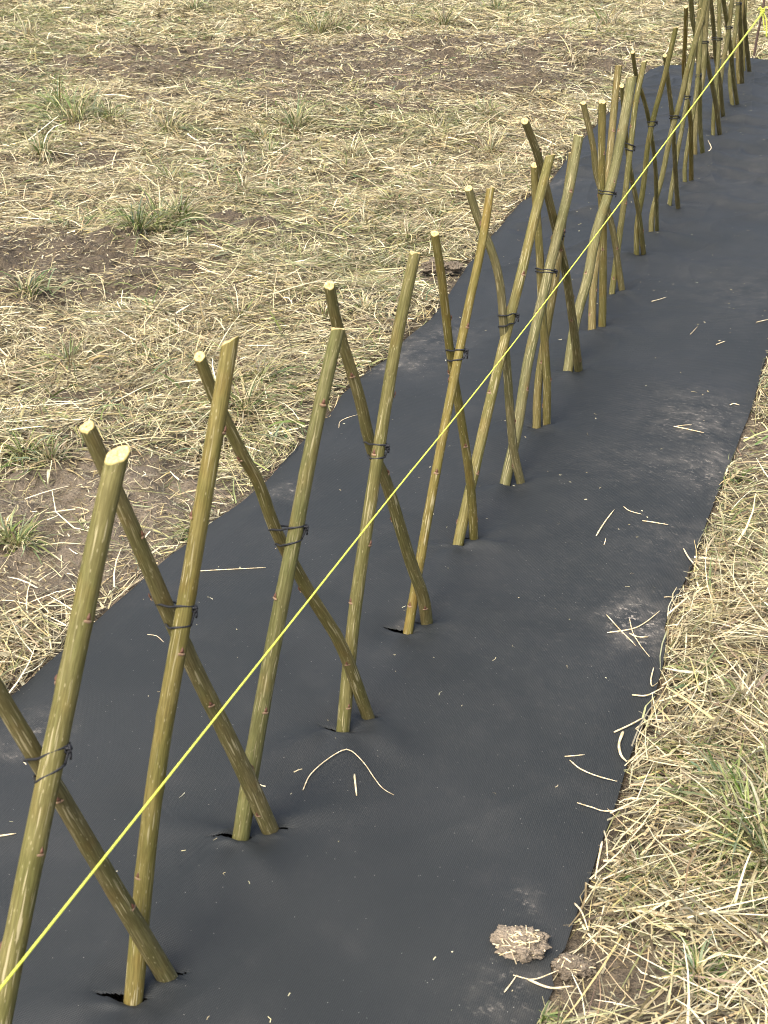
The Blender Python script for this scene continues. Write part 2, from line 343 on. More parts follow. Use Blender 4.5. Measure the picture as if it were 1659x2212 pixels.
LEFT_LEAN = [   # the i-th is tied behind the i-th of the right-leaning ones at the picture point given last
 ([(358, 2108), (178, 1800), (30, 1560), (-110, 1320)], 44, 40, BR, (100, 1650)),
 ([(582, 1792), (498, 1608), (427, 1455), (371, 1333), (304, 1183), (224, 1007), (186, 923)], 37, 34, BR, (371, 1333)),
 ([(797, 1552), (737, 1400), (672, 1288), (602, 1154), (561, 1044), (525, 980), (452, 836), (429, 772)], 28, 27, (.25, .205, .075), (615, 1160)),
 ([(922, 1349), (912, 1288), (884, 1208), (838, 1048), (805, 970), (775, 852), (728, 708), (709, 617)], 26, 24, (.235, .20, .085), (808, 975)),
 ([(1024, 1166), (1015, 1048), (996, 908), (975, 768), (956, 612), (938, 504)], 19, 18, (.27, .215, .05), (980, 768)),
 ([(1127, 1047), (1109, 964), (1098, 852), (1097, 836), (1088, 724), (1083, 640), (1075, 584), (1058, 528), (1034, 472), (1013, 407)], 19, 18, (.235, .205, .11), (1090, 690)),
 ([(1181, 920), (1182, 808), (1169, 640), (1165, 556), (1156, 416), (1155, 357)], 18, 17, (.27, .22, .065), (1175, 585)),
 ([(1250, 802), (1230, 640), (1219, 570), (1188, 444), (1160, 332), (1134, 260)], 18, 17, BR, (1212, 505)),
 ([(1300, 712), (1303, 508), (1300, 388), (1300, 220)], 16, 16, (.26, .205, .055), (1306, 416)),
 ([(1345, 635), (1336, 580), (1320, 484), (1289, 376), (1282, 315), (1260, 222)], 14, 13, BR, (1306, 440)),
 ([(1390, 551), (1380, 460), (1366, 388), (1354, 315), (1342, 186)], 11, 10, DK, (1357, 317)),
 ([(1420, 503), (1417, 412), (1413, 340), (1402, 256), (1390, 208), (1374, 160), (1366, 113)], 9, 9, DK, (1406, 268)),
 ([(1465, 451), (1459, 357), (1451, 252), (1445, 189), (1437, 120)], 10, 9, BR, (1454, 253)),
 ([(1494, 395), (1492, 315), (1491, 260), (1484, 210), (1478, 150), (1480, 80), (1481, 15)], 10, 9, (.31, .215, .04), (1487, 210)),
 ([(1519, 340), (1513, 273), (1511, 200), (1508, 120), (1503, 70), (1497, 42), (1491, -30)], 10, 11, GR, (1509, 164)),
 ([(1555, 294), (1544, 210), (1531, 147), (1521, 80), (1512, 10)], 10, 10, BR, (1522, 91)),
 ([(1562, 258), (1558, 210), (1556, 178), (1546, 120), (1543, 84), (1537, 21), (1532, -30)], 9, 9, BR, (1549, 84)),
 ([(1593, 229), (1585, 168), (1578, 105), (1567, 31), (1560, -25)], 9, 10, DK, (1573, 60)),
 ([(1603, 187), (1602, 126), (1599, 63), (1596, 0), (1594, -25)], 9, 9, BR, (1599, 8)),
 ([(1619, 157), (1614, 105), (1608, 42), (1604, 0), (1602, -25)], 9, 9, BR, None)]

gR = [gnd(p[0][0]) for p in LEFT_LEAN]
gL = [None] + [gnd(p[0][0]) for p in RIGHT_LEAN[1:]]
mid = np.array([(a + b) / 2 for a, b in zip(gR, gL[1:])])
def tang(k):
    a, b = max(0, k - 3), min(len(mid) - 1, k + 3); return unit(mid[b] - mid[a])
def plane_n(t): return unit(np.array([t[1], -t[0], 0]))

POLES = {}
def near_ray(p, A, B):
    # the point seen at p that lies nearest to the straight line A-B
    d, l = unit(ray(p)), unit(B - A); w_ = CAM - A; b = d @ l
    return CAM + d * ((b * (w_ @ l) - w_ @ d) / (1 - b * b))
def place(pts, o, n, w0, w1, t):
    P = np.array([on_plane(p, o, n) for p in pts]); A, B = P[0], P[-1]
    lean = (B - A) @ t
    if abs(lean) > .6: d = ray(pts[-1]); B = CAM + d * ((math.copysign(.6, lean) - (CAM - A) @ t) / (d @ t))
    P = np.array([A] + [near_ray(p, A, B) for p in pts[1:-1]] + [B])
    dep = np.array([depth(q) for q in P]); q = np.linspace(0, 1, len(P)); W = w0 + (w1 - w0) * q
    return P, W * dep / F / 2
for k, (pts, w0, w1, c) in enumerate(RIGHT_LEAN):
    t = tang(max(0, k - 1)); n = plane_n(t)
    o = gL[k] if k else gL[1] - tang(0) * .335
    if k >= 12: n = unit(n * .25 + unit(np.array([CAM[0] - o[0], CAM[1] - o[1], 0])))      # far up the row the lean is mostly sideways
    if k == 2: n = unit(n - .085 * np.array([0, 0, 1.]))       # leans a little to the string side, in front of the fourth pair
    if k == 11: n = unit(n - .09 * np.array([0, 0, 1.]))
    if k == 9: n = unit(n + .16 * np.array([0, 0, 1.]))        # this one leans away, behind its neighbours
    P, r = place(pts, o, n, w0, w1, t)
    if k == 0:
        a = P[0] + (P[0] - P[1]) * (P[0, 2] / (P[1, 2] - P[0, 2])); P = np.vstack([a, P]); r = np.concatenate([[r[0]], r])
    POLES['R', k] = (P, r, o, n)
for k, (pts, w0, w1, c, tie) in enumerate(LEFT_LEAN):
    foot = gR[k]; vd = unit(CAM - foot); foot = foot + vd * .009
    t = tang(k); n = plane_n(t)
    if k >= 12: n = unit(n * .25 + unit(np.array([CAM[0] - foot[0], CAM[1] - foot[1], 0])))
    if tie is None: tie = pts[-2]
    pp, rr, oo, nn = POLES['R', k]
    near = near_ray(tie, pp[0], pp[-1]); r1 = w0 * depth(near) / F / 2
    q = near + unit(near - CAM) * (rr.mean() + r1) / max(.3, abs(np.dot(nn, unit(near - CAM))))
    d = unit(q - foot); n2 = unit(n - d * np.dot(n, d))
    P, r = place(pts, foot, n2, w0, w1, t)
    POLES['L', k] = (P, r, foot, n2)

def bud_mesh(r):
    # a small pointed bud over a pale leaf scar, lying on a stem of radius r; +Z along the stem, +X outwards
    V, Fc = [], []
    prof = [(-.10, .55, .10), (.12, .62, .42), (.45, .52, .50), (.85, .30, .34), (1.25, .03, .10)]
    for z, wd, h in prof:
        for a in np.linspace(0, math.pi, 7): V.append((h * math.sin(a) * .0047 + r * .985 - .0004, math.cos(a) * wd * .0047, z * .0066))
    for a in range(len(prof) - 1):
        for b in range(6): Fc.append((a * 7 + b, a * 7 + b + 1, (a + 1) * 7 + b + 1, (a + 1) * 7 + b))
    k = len(V)
    for z, wd, h in [(-.75, .30, .02), (-.50, .95, .30), (-.16, 1.05, .34), (-.05, .6, .1)]:
        for a in np.linspace(0, math.pi, 7): V.append((h * math.sin(a) * .0047 + r * .99 - .0006, math.cos(a) * wd * .0054, z * .0066))
    nb = len(Fc)
    for a in range(3):
        for b in range(6): Fc.append((k + a * 7 + b, k + a * 7 + b + 1, k + (a + 1) * 7 + b + 1, k + (a + 1) * 7 + b))
    me = bpy.data.meshes.new('bud'); me.from_pydata(V, [], Fc); me.materials.append(BUD); me.materials.append(SCAR)
    for i, p in enumerate(me.polygons): p.use_smooth = True; p.material_index = int(i >= nb)
    return me

def make_pole(key, col, label, cutn, step, n, buds, rag=0.):
    P, r, o, nn = POLES[key]; seed = hash(key[0]) * 0 + (0 if key[0] == 'R' else 50) + key[1]
    g = np.random.default_rng(seed)
    d0 = unit(P[1] - P[0]); under = P[0] - d0 * .14
    L0 = np.concatenate([[0], np.cumsum(np.linalg.norm(np.diff(np.vstack([under, P]), axis=0), axis=1))])
    Q = catmull(np.vstack([under, P]), step)
    Lq = np.concatenate([[0], np.cumsum(np.linalg.norm(np.diff(Q, axis=0), axis=1))])
    R = np.interp(Lq, L0 * Lq[-1] / L0[-1], np.concatenate([r[:1], r]))
    nodes = []; z = .20; az = g.random() * 6.28
    while z < Lq[-1] - .03: nodes.append((z, az)); z += g.uniform(.075, .135); az += 2.4 + g.normal() * .25
    T, A, Bv = frames(Q)
    an = np.arange(n) / n * 2 * math.pi
    bend = .0015 * np.sin(Lq * 7 + g.random() * 6)[:, None] * A + .0015 * np.sin(Lq * 9 + g.random() * 6)[:, None] * Bv
    Q = Q + bend
    RR = R[:, None] * (1 + .05 * np.sin(2 * an + g.random() * 6)[None] * .6 + .03 * (vnoise(Lq[:, None] * 1., an[None] * .4, .08, seed) - .5))
    for z, a in nodes:
        RR = RR * (1 + .075 * np.exp(-((Lq[:, None] - z) / .010) ** 2) * (.45 + .55 * np.cos(an - a)[None]))
    V = Q[:, None] + (A[:, None] * np.cos(an)[None, :, None] + Bv[:, None] * np.sin(an)[None, :, None]) * RR[:, :, None]
    bk = np.stack([np.cos(an)[None] * R[:, None], np.sin(an)[None] * R[:, None], np.broadcast_to(Lq[:, None], RR.shape)], -1)
    top = Q[-1]; ax = T[-1]
    keep = len(Q)
    cn = unit(cutn if cutn is not None else ax)
    # slide the last rings along the axis onto the cut plane
    rel = V - top; tt = -(rel @ cn) / max(.25, ax @ cn)
    over = V + ax * tt[:, :, None]
    h = (rel @ ax); lim = .0
    ringz = h[-1:] * 0
    cutv = over[-1] + ax[None] * (rag * (vnoise(an, an * 0, .7, seed) - .5))[:, None]
    kk = max(2, int(.06 / step))
    base = V[-1 - kk]; w_ = np.linspace(0, 1, kk + 1)[1:, None, None]
    V[-kk:] = base[None] + (cutv[None] - base[None]) * w_
    m = len(Q); Vf = V.reshape(-1, 3)
    i, j = np.meshgrid(np.arange(m - 1), np.arange(n), indexing='ij'); j2 = (j + 1) % n
    Fq = np.stack([i * n + j, i * n + j2, (i + 1) * n + j2, (i + 1) * n + j], -1).reshape(-1, 4)
    me = mesh_np('willow_pole', Vf - P[0], Fq, {'bark': ('FLOAT_VECTOR', bk)})
    po = obj('willow_pole', me, BARK); po.location = P[0]; lum = g.uniform(.95, 1.05) * .50; oc = (.315, .275, .105); mx = .42; po.color = (*[(c * (1 - mx) + q * mx) * lum for c, q in zip(col, oc)], 1)
    tag(po, label, 'pole', 'willow poles of the living fence')
    if P[-1][2] > .2:                                # the cut face
        ring = cutv; cen = ring.mean(0); Vc = [cen + cn * .0012]; rad = [0.]; fs = []
        lv = [.12, .35, .62, .85, .97, 1.0]
        for q, f in enumerate(lv):
            for s_ in range(n):
                Vc.append(cen + (ring[s_] - cen) * f + cn * (.0012 if f < .9 else (.0006 if f < 1 else 0)) + cn * g.normal() * .0004 * (f < .9)); rad.append(f)
        for s_ in range(n): fs.append((0, 1 + s_, 1 + (s_ + 1) % n))
        for q in range(len(lv) - 1):
            for s_ in range(n):
                a, b = 1 + q * n + s_, 1 + q * n + (s_ + 1) % n; fs.append((a, a + n, b + n, b))
        mc = bpy.data.meshes.new('cut_end'); mc.from_pydata([tuple(v - P[0]) for v in Vc], [], fs)
        at = mc.attributes.new('rad', 'FLOAT', 'POINT'); at.data.foreach_set('value', np.array(rad, np.float32))
        co = obj('cut_end', mc, CUT, po)
    if buds:
        bm_ = None
        for z, a in nodes:
            if z < .17 or z > Lq[-1] - .05: continue
            k = int(np.argmin(abs(Lq - z))); c = Q[k]
            out = A[k] * math.cos(a) + Bv[k] * math.sin(a)
            if np.dot(out, CAM - c) < -.25 * np.linalg.norm(CAM - c): continue
            if bm_ is None: bm_ = bud_mesh(float(R[k]) * 1.05)
            bo = obj('bud', bm_, None, po)
            yv = np.cross(T[k], out); M = np.eye(4); M[:3, 0], M[:3, 1], M[:3, 2], M[:3, 3] = out, yv, T[k], c - P[0]
            s_ = float(R[k]) * 1.05 / (float(R[int(len(R) * .5)]) * 1.05)
            M[:3, 3] += out * (float(R[k]) * 1.05 - float(bm_.vertices[0].co.x) - .0004) * 0
            bo.matrix_local = Matrix(M.tolist())
    return po

ORD = ['first', 'second', 'third', 'fourth', 'fifth', 'sixth', 'seventh', 'eighth', 'ninth', 'tenth', 'eleventh', 'twelfth', 'thirteenth', 'fourteenth', 'fifteenth',
       'sixteenth', 'seventeenth', 'eighteenth', 'nineteenth', 'twentieth', 'twenty-first']
LAB_R = {0: 'thickest grey-green willow pole with a wide pale oblique cut, foot below the picture',
 1: 'ochre willow pole with a sharply slanted pointed top, just behind the thickest pole',
 2: 'grey-green right-leaning pole with a thin bright flat cut, third up the row',
 3: 'olive right-leaning pole with a narrow ragged cut, fourth up the row',
 4: 'slender mustard yellow right-leaning pole with smooth bark, fifth up the row',
 5: 'olive right-leaning pole streaked with pale cracks near its slanted cut, sixth up the row',
 6: 'greyish right-leaning pole in front of a brown foot, seventh up the row',
 7: 'short brown pole hidden behind the seventh right-leaning pole, only its foot clear',
 8: 'broad grey-green streaky right-leaning pole rising highest beside the pair of round cuts',
 9: 'grey-brown pole partly hidden behind the broad streaky grey-green pole'}
LAB_L = {0: 'brown left-leaning pole passing behind the thickest pole, its top outside the picture',
 1: 'brown left-leaning pole with a round pale cut, tied behind the ochre pointed pole',
 2: 'left-leaning brown-green pole with round cream cut, crossing behind the flat-cut grey-green pole',
 3: 'left-leaning brown pole with several raised knots, fourth of the left-leaning poles up the row',
 4: 'slim golden brown left-leaning pole with round cut, tied behind the mustard yellow pole',
 5: 'crooked grey-brown left-leaning pole with S-shaped bend, sixth of its lean up the row',
 6: 'golden green almost upright pole with small bright cut, seventh of the left-leaning ones',
 7: 'left-leaning dark brown pole with small tan cut, standing tallest behind the seventh pair',
 8: 'upright golden brown pole with round cut, tied to the broad streaky grey-green pole',
 9: 'brown left-leaning pole with small tan cut, beside the upright golden brown pole'}
UPV = np.array([0, 0, 1.])
def cut_dir(side, k, P):
    ax = unit(P[-1] - P[-2])
    if side == 'L': return unit(ax + np.array([.1 * math.sin(k * 5.1), -.30 - .15 * abs(math.cos(k * 3.)), .05]))
    if k == 0: return unit(np.array([-.12, -.24, 1.]))
    if k == 1: return unit(np.array([-.52, .22, 1.]))
    if k == 2: return unit(np.array([-.02, .32, 1.]))
    return unit(np.array([.18 * math.sin(k * 2.3) - .12, .30 + .12 * math.sin(k * 1.7), 1.]))
for k, (pts, w0, w1, c) in enumerate(RIGHT_LEAN):
    lab = LAB_R.get(k, '%s willow pole leaning to the string side, %s right-leaning pole up the row' % (['olive', 'slim olive', 'grey-green', 'thin grey', 'greyish', 'wide pale', 'grey', 'pale grey', 'thin grey-green', 'brown', 'thin olive'][k - 10], ORD[k]))
    fine = k < 9
    make_pole(('R', k), c, lab, cut_dir('R', k, POLES['R', k][0]), .012 if fine else .02, 24 if fine else 12, k < 11, .012 if k in (3, 6) else .004)
for k, (pts, w0, w1, c, tie) in enumerate(LEFT_LEAN):
    lab = LAB_L.get(k, '%s willow pole, %s left-leaning pole up the row' % (['dark olive', 'dark curved', 'straight brown', 'amber lone-topped', 'greyish', 'brown hidden-topped', 'brown', 'dark', 'thin brown', 'last brown'][k - 10], ORD[k]))
    fine = k < 9
    make_pole(('L', k), c, lab, cut_dir('L', k, POLES['L', k][0]), .012 if fine else .02, 24 if fine else 12, k < 11, .004)

# ------------------------------------------------------------------ ties: two turns of black cord round each crossing
def polyat(P, z):
    k = int(np.clip(np.searchsorted(P[:, 2], z) - 1, 0, len(P) - 2)); f = (z - P[k, 2]) / (P[k + 1, 2] - P[k, 2])
    return P[k] + (P[k + 1] - P[k]) * f, unit(P[k + 1] - P[k])
def hull2(pts):
    pts = sorted(map(tuple, pts)); 
    def half(ps):
        h = []
        for p in ps:
            while len(h) > 1 and (h[-1][0] - h[-2][0]) * (p[1] - h[-2][1]) - (h[-1][1] - h[-2][1]) * (p[0] - h[-2][0]) <= 0: h.pop()
            h.append(p)
        return h
    a, b = half(pts), half(pts[::-1]); return np.array(a[:-1] + b[:-1])
def loop_path(k, c0, off, slant, rc):
    PR, rr, _, _ = POLES['R', k]; PL, rl, _, _ = POLES['L', k]
    QR, QL = catmull(PR, .02), catmull(PL, .02)
    vd = unit(c0 - CAM); lat = unit(np.cross(vd, UPV))
    m = unit(.85 * unit(UPV - vd * (UPV @ vd)) + .25 * UPV - slant * lat)     # the cord lies across the poles, low at the back
    o = c0 + m * off; th = np.arange(28) / 28 * 2 * math.pi
    e1 = unit(lat - m * (lat @ m)); e2 = np.cross(m, e1); pts = []
    for Q, r in ((QR, (rr[-1] + rr[0]) / 2 + rc * .5), (QL, (rl[-1] + rl[0]) / 2 + rc * .5)):
        p, t = polyat(Q, o[2]); u = unit(np.cross(t, e2)); v = np.cross(t, u)
        for q in th:
            x = p + r * (u * math.cos(q) + v * math.sin(q)); x = x + t * (((o - x) @ m) / (t @ m))
            pts.append(((x - o) @ e1, (x - o) @ e2))
    hu = hull2(pts); hu = np.vstack([hu, hu[:1]])
    L = np.concatenate([[0], np.cumsum(np.linalg.norm(np.diff(hu, axis=0), axis=1))])
    s_ = np.linspace(0, L[-1], 49)[:-1]
    a, b = np.interp(s_, L, hu[:, 0]), np.interp(s_, L, hu[:, 1])
    return o + a[:, None] * e1 + b[:, None] * e2 + m * (.0010 * np.sin(np.arange(48) * .5))[:, None]
TIE_SL = [.30, -.04, .22, .05, .18, .10, 0, .06, -.03, .05, -.2, .25, .06, .1, .0, .06, .06, .1, .06]
for k, (_, _, _, _, tie) in enumerate(LEFT_LEAN):
    if tie is None: continue
    P, r, o, n = POLES['R', k]; c = near_ray(tie, P[0], P[-1]); z = float(c[2]); rc = .0017 if k < 10 else .0018
    gap = [.011, .015, .012, .012, .010, .012, .0035, .005, .004, .007, .009, .008, .005, .006, .004, .004, .005, .005, .005][k]
    if k in (1, 2, 3, 4): kl = 0
    root = bpy.data.objects.new('cord_tie', None); COL.objects.link(root); root.location = c
    tag(root, ['thin black cord wound twice round the crossing of the thickest pole',
               'thin black cord with a short tail round the crossing of the ochre pointed pole'][k] if k < 2 else
        'black cord round two poles, %s cord crossing up the row%s' % (ORD[k], {2: ', flat-cut pole', 4: ', mustard yellow pole', 5: ', crooked pole'}.get(k, '')),
        'cord', 'cord ties at the pole crossings')
    last = None
    for s_, sl in ((gap, TIE_SL[k]), (-gap, TIE_SL[k] + (.16 if k < 6 else .05))):
        Lp = loop_path(k, c, s_, sl, rc); last = Lp
        me = tube_mesh('cord_loop', Lp - c, rc, 7, True); obj('cord_loop', me, CORD, root)
        if s_ > 0: up = Lp
    kR = up[np.argmax(up[:, 0] - .4 * up[:, 1])]; kD = last[np.argmax(last[:, 0] - .4 * last[:, 1])]
    out = np.array([.0015, -.001, 0]); g = np.random.default_rng(k)
    m1 = kR + out - np.array([0, 0, .004])
    strand = catmull([kR, m1 + out * .4, (m1 + kD) / 2 + out * .6, kD], .004)
    tail1 = catmull([m1, m1 + np.array([.003, -.002, -.004]), m1 + np.array([.002, -.003, -.009 - .006 * g.random()])], .004)
    tail2 = catmull([m1, m1 + np.array([.002, -.003, .003]), m1 + np.array([.004, -.004, .005])], .004)
    th = np.linspace(0, 2 * math.pi * 2.3, 26)
    knot = np.stack([m1[0] + .0035 * np.cos(th), m1[1] + .0035 * np.sin(th * 1.4), m1[2] + .004 * np.sin(th)], -1)
    me = join_meshes('knot', [tube(a - c, rc * .95, 6) for a in (strand, tail1, tail2, knot)]); obj('knot', me, CORD, root)

# ------------------------------------------------------------------ membrane
FOOT = []
for k in range(21):
    P = POLES['R', k][0][0]; FOOT.append((P[0], P[1], float(POLES['R', k][1][0]), 0, k))
    if k < 20: P = gR[k]; FOOT.append((P[0], P[1], float(POLES['L', k][1][0]), 1, k))
def memb_z(x, y, mask=None):
    hm = np.zeros_like(x)
    s, t = st(x, y); d = -memb_sd(x, y)
    z = .010 + .016 * (vnoise(x, y, .33, 11) - .5) + .008 * (vnoise(x, y, .14, 12) - .5)
    a = .9; u = x * math.cos(a) + y * math.sin(a); v = -x * math.sin(a) + y * math.cos(a)
    z += .010 * (vnoise(u, v * 4.5, .55, 13) - .5) + .006 * (vnoise(u * 3.5, v, .4, 14) - .5)
    q = sstep(3.5, 6., y); z += q * .034 * (vnoise(u * 3, v * .8, .3, 15) - .5)
    rd = 1 - np.abs(2 * vnoise(u * 1.0, v * 2.6 + .5 * u, .42, 17) - 1); z += (.25 + q) * .012 * rd ** 3
    rd = 1 - np.abs(2 * vnoise(x * 2.2 - y * .6, y, .36, 18) - 1); z += (.15 + q) * .010 * rd ** 4
    z *= sstep(-.002, .09, d)
    z += .006 + .006 * (vnoise(x, y, .08, 16) - .3) * (1 - sstep(0, .06, d))
    for k, (fx, fy, r, side, kk) in enumerate(FOOT):
        dx, dy = x - fx, y - fy; near = dx * dx + dy * dy < .36 ** 2
        if not near.any(): continue
        dx, dy = dx[near], dy[near]; R = np.sqrt(dx * dx + dy * dy) + 1e-6; A = np.arctan2(dy, dx); g = np.random.default_rng(90 + k)
        zz = np.zeros_like(R); wq = np.exp(-(R / .05) ** 2); z[near] = z[near] * (1 - wq) + .001 * wq
        nf = 4 if side == 0 else 3
        for q in range(nf):                         # tension folds running out from the foot
            a0 = g.uniform(-2.9, .3) if q < 3 else g.uniform(-3.14, 3.14); amp = g.uniform(.004, .012) * (1 if side == 0 else .7); ln = g.uniform(.10, .22)
            da = np.angle(np.exp(1j * (A - a0))); wd = .016 + .16 * R
            zz += amp * np.exp(-(R * np.sin(np.clip(da, -1.57, 1.57)) / wd) ** 2) * (np.cos(da) > 0) * np.exp(-(R / ln) ** 2) * sstep(.0, .035, R)
        # the cut: a slit along x with a raised lip in front and a gap beside the stem
        rot = g.uniform(-.35, .25); hx = dx * math.cos(rot) + dy * math.sin(rot); hy = -dx * math.sin(rot) + dy * math.cos(rot)
        hl = (g.uniform(.026, .040) if side == 0 else g.uniform(.012, .024)) + r; sh = g.uniform(-.022, -.004) if side == 0 else g.uniform(-.012, .012); hw = g.uniform(.0070, .0100) if side == 0 else g.uniform(.004, .007)
        prof = np.clip(1 - np.abs((hx - sh) / hl) ** 1.3, 0, 1)
        zz += .005 * np.exp(-((hy + r * .9 + .007) / .008) ** 2) * prof + .003 * np.exp(-((hy - .02) / .015) ** 2) * prof
        hole = prof * hw + 1e-5
        hq = (1 - sstep(.85, 1.15, np.abs(hy - .002) / hole)) * (prof > .02); zz -= .002 * hq; hm[near] = np.maximum(hm[near], hq)
        z[near] += zz
    if mask is not None: mask[:] = hm
    return z
DUST = []
for px, r1, r2, k in [((1368, 1362), .05, .07, 2.6), ((1510, 900), .16, .16, .75), ((1490, 935), .10, .06, .9), ((1430, 1340), .05, .08, .6), ((880, 770), .16, .14, .8), ((830, 800), .10, .06, .9), ((960, 725), .12, .10, .6), ((1190, 405), .14, .06, 1.1), ((1150, 420), .1, .05, .7), ((1420, 1020), .2, .14, .45), ((1530, 1040), .06, .12, .9),
                      ((1075, 2195), .05, .03, .8), ((1120, 2120), .05, .03, .7), ((1135, 1960), .02, .03, 1.0), ((620, 1075), .05, .04, 1.2), ((90, 1590), .05, .06, .9), ((30, 1640), .05, .03, .8), ((1560, 1000), .05, .08, .8), ((1600, 640), .2, .3, .35), ((1630, 400), .4, .6, .3), ((1280, 1370), .5, .5, .12), ((1475, 1180), .12, .12, .5), ((1250, 600), .2, .3, .2), ((870, 1355), .02, .02, .9)]:
    q = gnd(px); DUST.append((q[0], q[1], r1, r2, k))
NT = 310
ss = np.concatenate([np.arange(-.55, 1.5, .003), np.arange(1.5, 8.2, .010)]); ss = np.concatenate([ss, [8.2]])
jj = np.linspace(0, 1, NT + 1)
Sg = np.repeat(ss[:, None], NT + 1, 1); a = tL(ss)[:, None]; b = tR(ss)[:, None]
Tg = a + (b - a) * jj[None]
endS = s_end(Tg); f = sstep(6.4, 8.2, Sg)
Sg = Sg + (endS - 8.2) * f
Xm = S0[0] + Sg * TD[0] + Tg * ND[0]; Ym = S0[1] + Sg * TD[1] + Tg * ND[1]
xm, ym = Xm.ravel(), Ym.ravel(); hmask = np.zeros_like(xm); zm = memb_z(xm, ym, hmask)
du = np.zeros_like(xm)
for fx, fy, r1, r2, k in DUST: du += (k if k > 2 else .65 * k) * np.exp(-((xm - fx) / r1) ** 2 - ((ym - fy) / r2) ** 2)
m = NT + 1; i, j = np.meshgrid(np.arange(len(ss) - 1), np.arange(NT), indexing='ij')
Qm = np.stack([i * m + j, i * m + j + 1, (i + 1) * m + j + 1, (i + 1) * m + j], -1).reshape(-1, 4)
Qm = Qm[hmask[Qm].min(1) < .55]                     # the slits are open
wv = np.stack([Tg.ravel(), Sg.ravel(), 0 * xm], -1)
memb = obj('ground_cover_fabric', mesh_np('ground_cover_fabric', np.stack([xm, ym, zm], -1), Qm[:, ::-1], {'dust': ('FLOAT', du), 'weave': ('FLOAT_VECTOR', wv)}), FABRIC)
tag(memb, 'long strip of black woven weed fabric laid over the cut grass under the poles', 'ground sheet')

# ------------------------------------------------------------------ straw and grass
def blades(x, y, z, th, L, Wd, tilt, arch, curl, roll, col, seg=3, tip=.35):
    n = len(x); P = np.zeros((n, seg + 1, 3)); p = np.stack([x, y, z], -1); P[:, 0] = p
    for s_ in range(seg):
        ph = th + curl * (s_ / max(1, seg - 1) - .5); el = tilt - arch * s_ / max(1, seg - 1)
        d = np.stack([np.cos(ph) * np.cos(el), np.sin(ph) * np.cos(el), np.sin(el)], -1)
        p = p + d * (L / seg)[:, None]; P[:, s_ + 1] = p
    side = np.stack([-np.sin(th) * np.cos(roll), np.cos(th) * np.cos(roll), np.sin(roll)], -1)
    wf = np.linspace(1, 0, seg + 1)[None, :, None] ** .6 * (1 - tip) + tip
    o = side[:, None] * (Wd / 2)[:, None, None] * wf
    V = np.stack([P - o, P + o], 2).reshape(-1, 3); k = 2 * (seg + 1)
    q = np.array([[2 * s_, 2 * s_ + 1, 2 * s_ + 3, 2 * s_ + 2] for s_ in range(seg)])
    Q = (np.arange(n)[:, None, None] * k + q[None]).reshape(-1, 4)
    c = np.repeat(np.column_stack([col, np.ones(n)])[:, None], k, 1).reshape(-1, 4)
    return V, Q, c, P
PAL = np.array([[.72, .645, .40], [.58, .50, .28], [.83, .765, .52], [.43, .35, .195], [.29, .23, .135], [.55, .505, .325], [.20, .155, .095], [.61, .505, .235]])
PALP = np.array([.22, .2, .15, .14, .1, .1, .05, .04])
GPAL = np.array([[.13, .175, .05], [.19, .235, .08], [.27, .305, .12], [.20, .25, .14], [.40, .39, .18], [.095, .14, .04]])
def pal(n, P, p=None): 
    c = P[rng.choice(len(P), n, p=p)]; return np.clip(c * rng.normal(1, .13, (n, 1)) + rng.normal(0, .012, (n, 3)), .01, .9)
def scatter(n, y0, y1, mx=1.3):
    y = y0 + (y1 - y0) * rng.random(n * 2); hw = .31 * y + mx; HM = .31 * y1 + mx
    x = (rng.random(n * 2) * 2 - 1) * (HM + .5); k = (x > -hw) & (x < hw + .5); return x[k], y[k]
def ok_one(x, y, th, L, tol):
    mn = np.minimum(memb_sd(x + np.cos(th) * L * .55, y + np.sin(th) * L * .55), memb_sd(x + np.cos(th) * L, y + np.sin(th) * L))
    d0 = memb_sd(x, y); return (d0 > -.002) & (np.minimum(mn, d0) > tol), d0, mn
def ok_blades(x, y, th, L, spill=.02):
    # blades that would cross onto the fabric turn round, or lie along its edge
    tol = np.where(rng.random(len(x)) < .15, -.012, -.004)
    for k in range(5):
        ok, d0, mn = ok_one(x, y, th, L, tol); bad = ~ok & (d0 > -.002)
        if not bad.any(): break
        nb = bad.sum(); th[bad] = math.atan2(TD[1], TD[0]) + rng.normal(0, .25, nb) + math.pi * (rng.random(nb) < .5) if k % 2 else th[bad] + math.pi + rng.normal(0, .3, nb)
    ok, d0, mn = ok_one(x, y, th, L, tol)
    return ok | ((d0 > 0) & (mn > -.05) & (rng.random(len(x)) < spill))
SV, SQ, SC, so_ = [], [], [], 0
def push(store, r):
    V, Q, c, _ = r; o = store[3]; store[0].append(V); store[1].append(Q + o); store[2].append(c); store[3] = o + len(V)
straw, green = [[], [], [], 0], [[], [], [], 0]
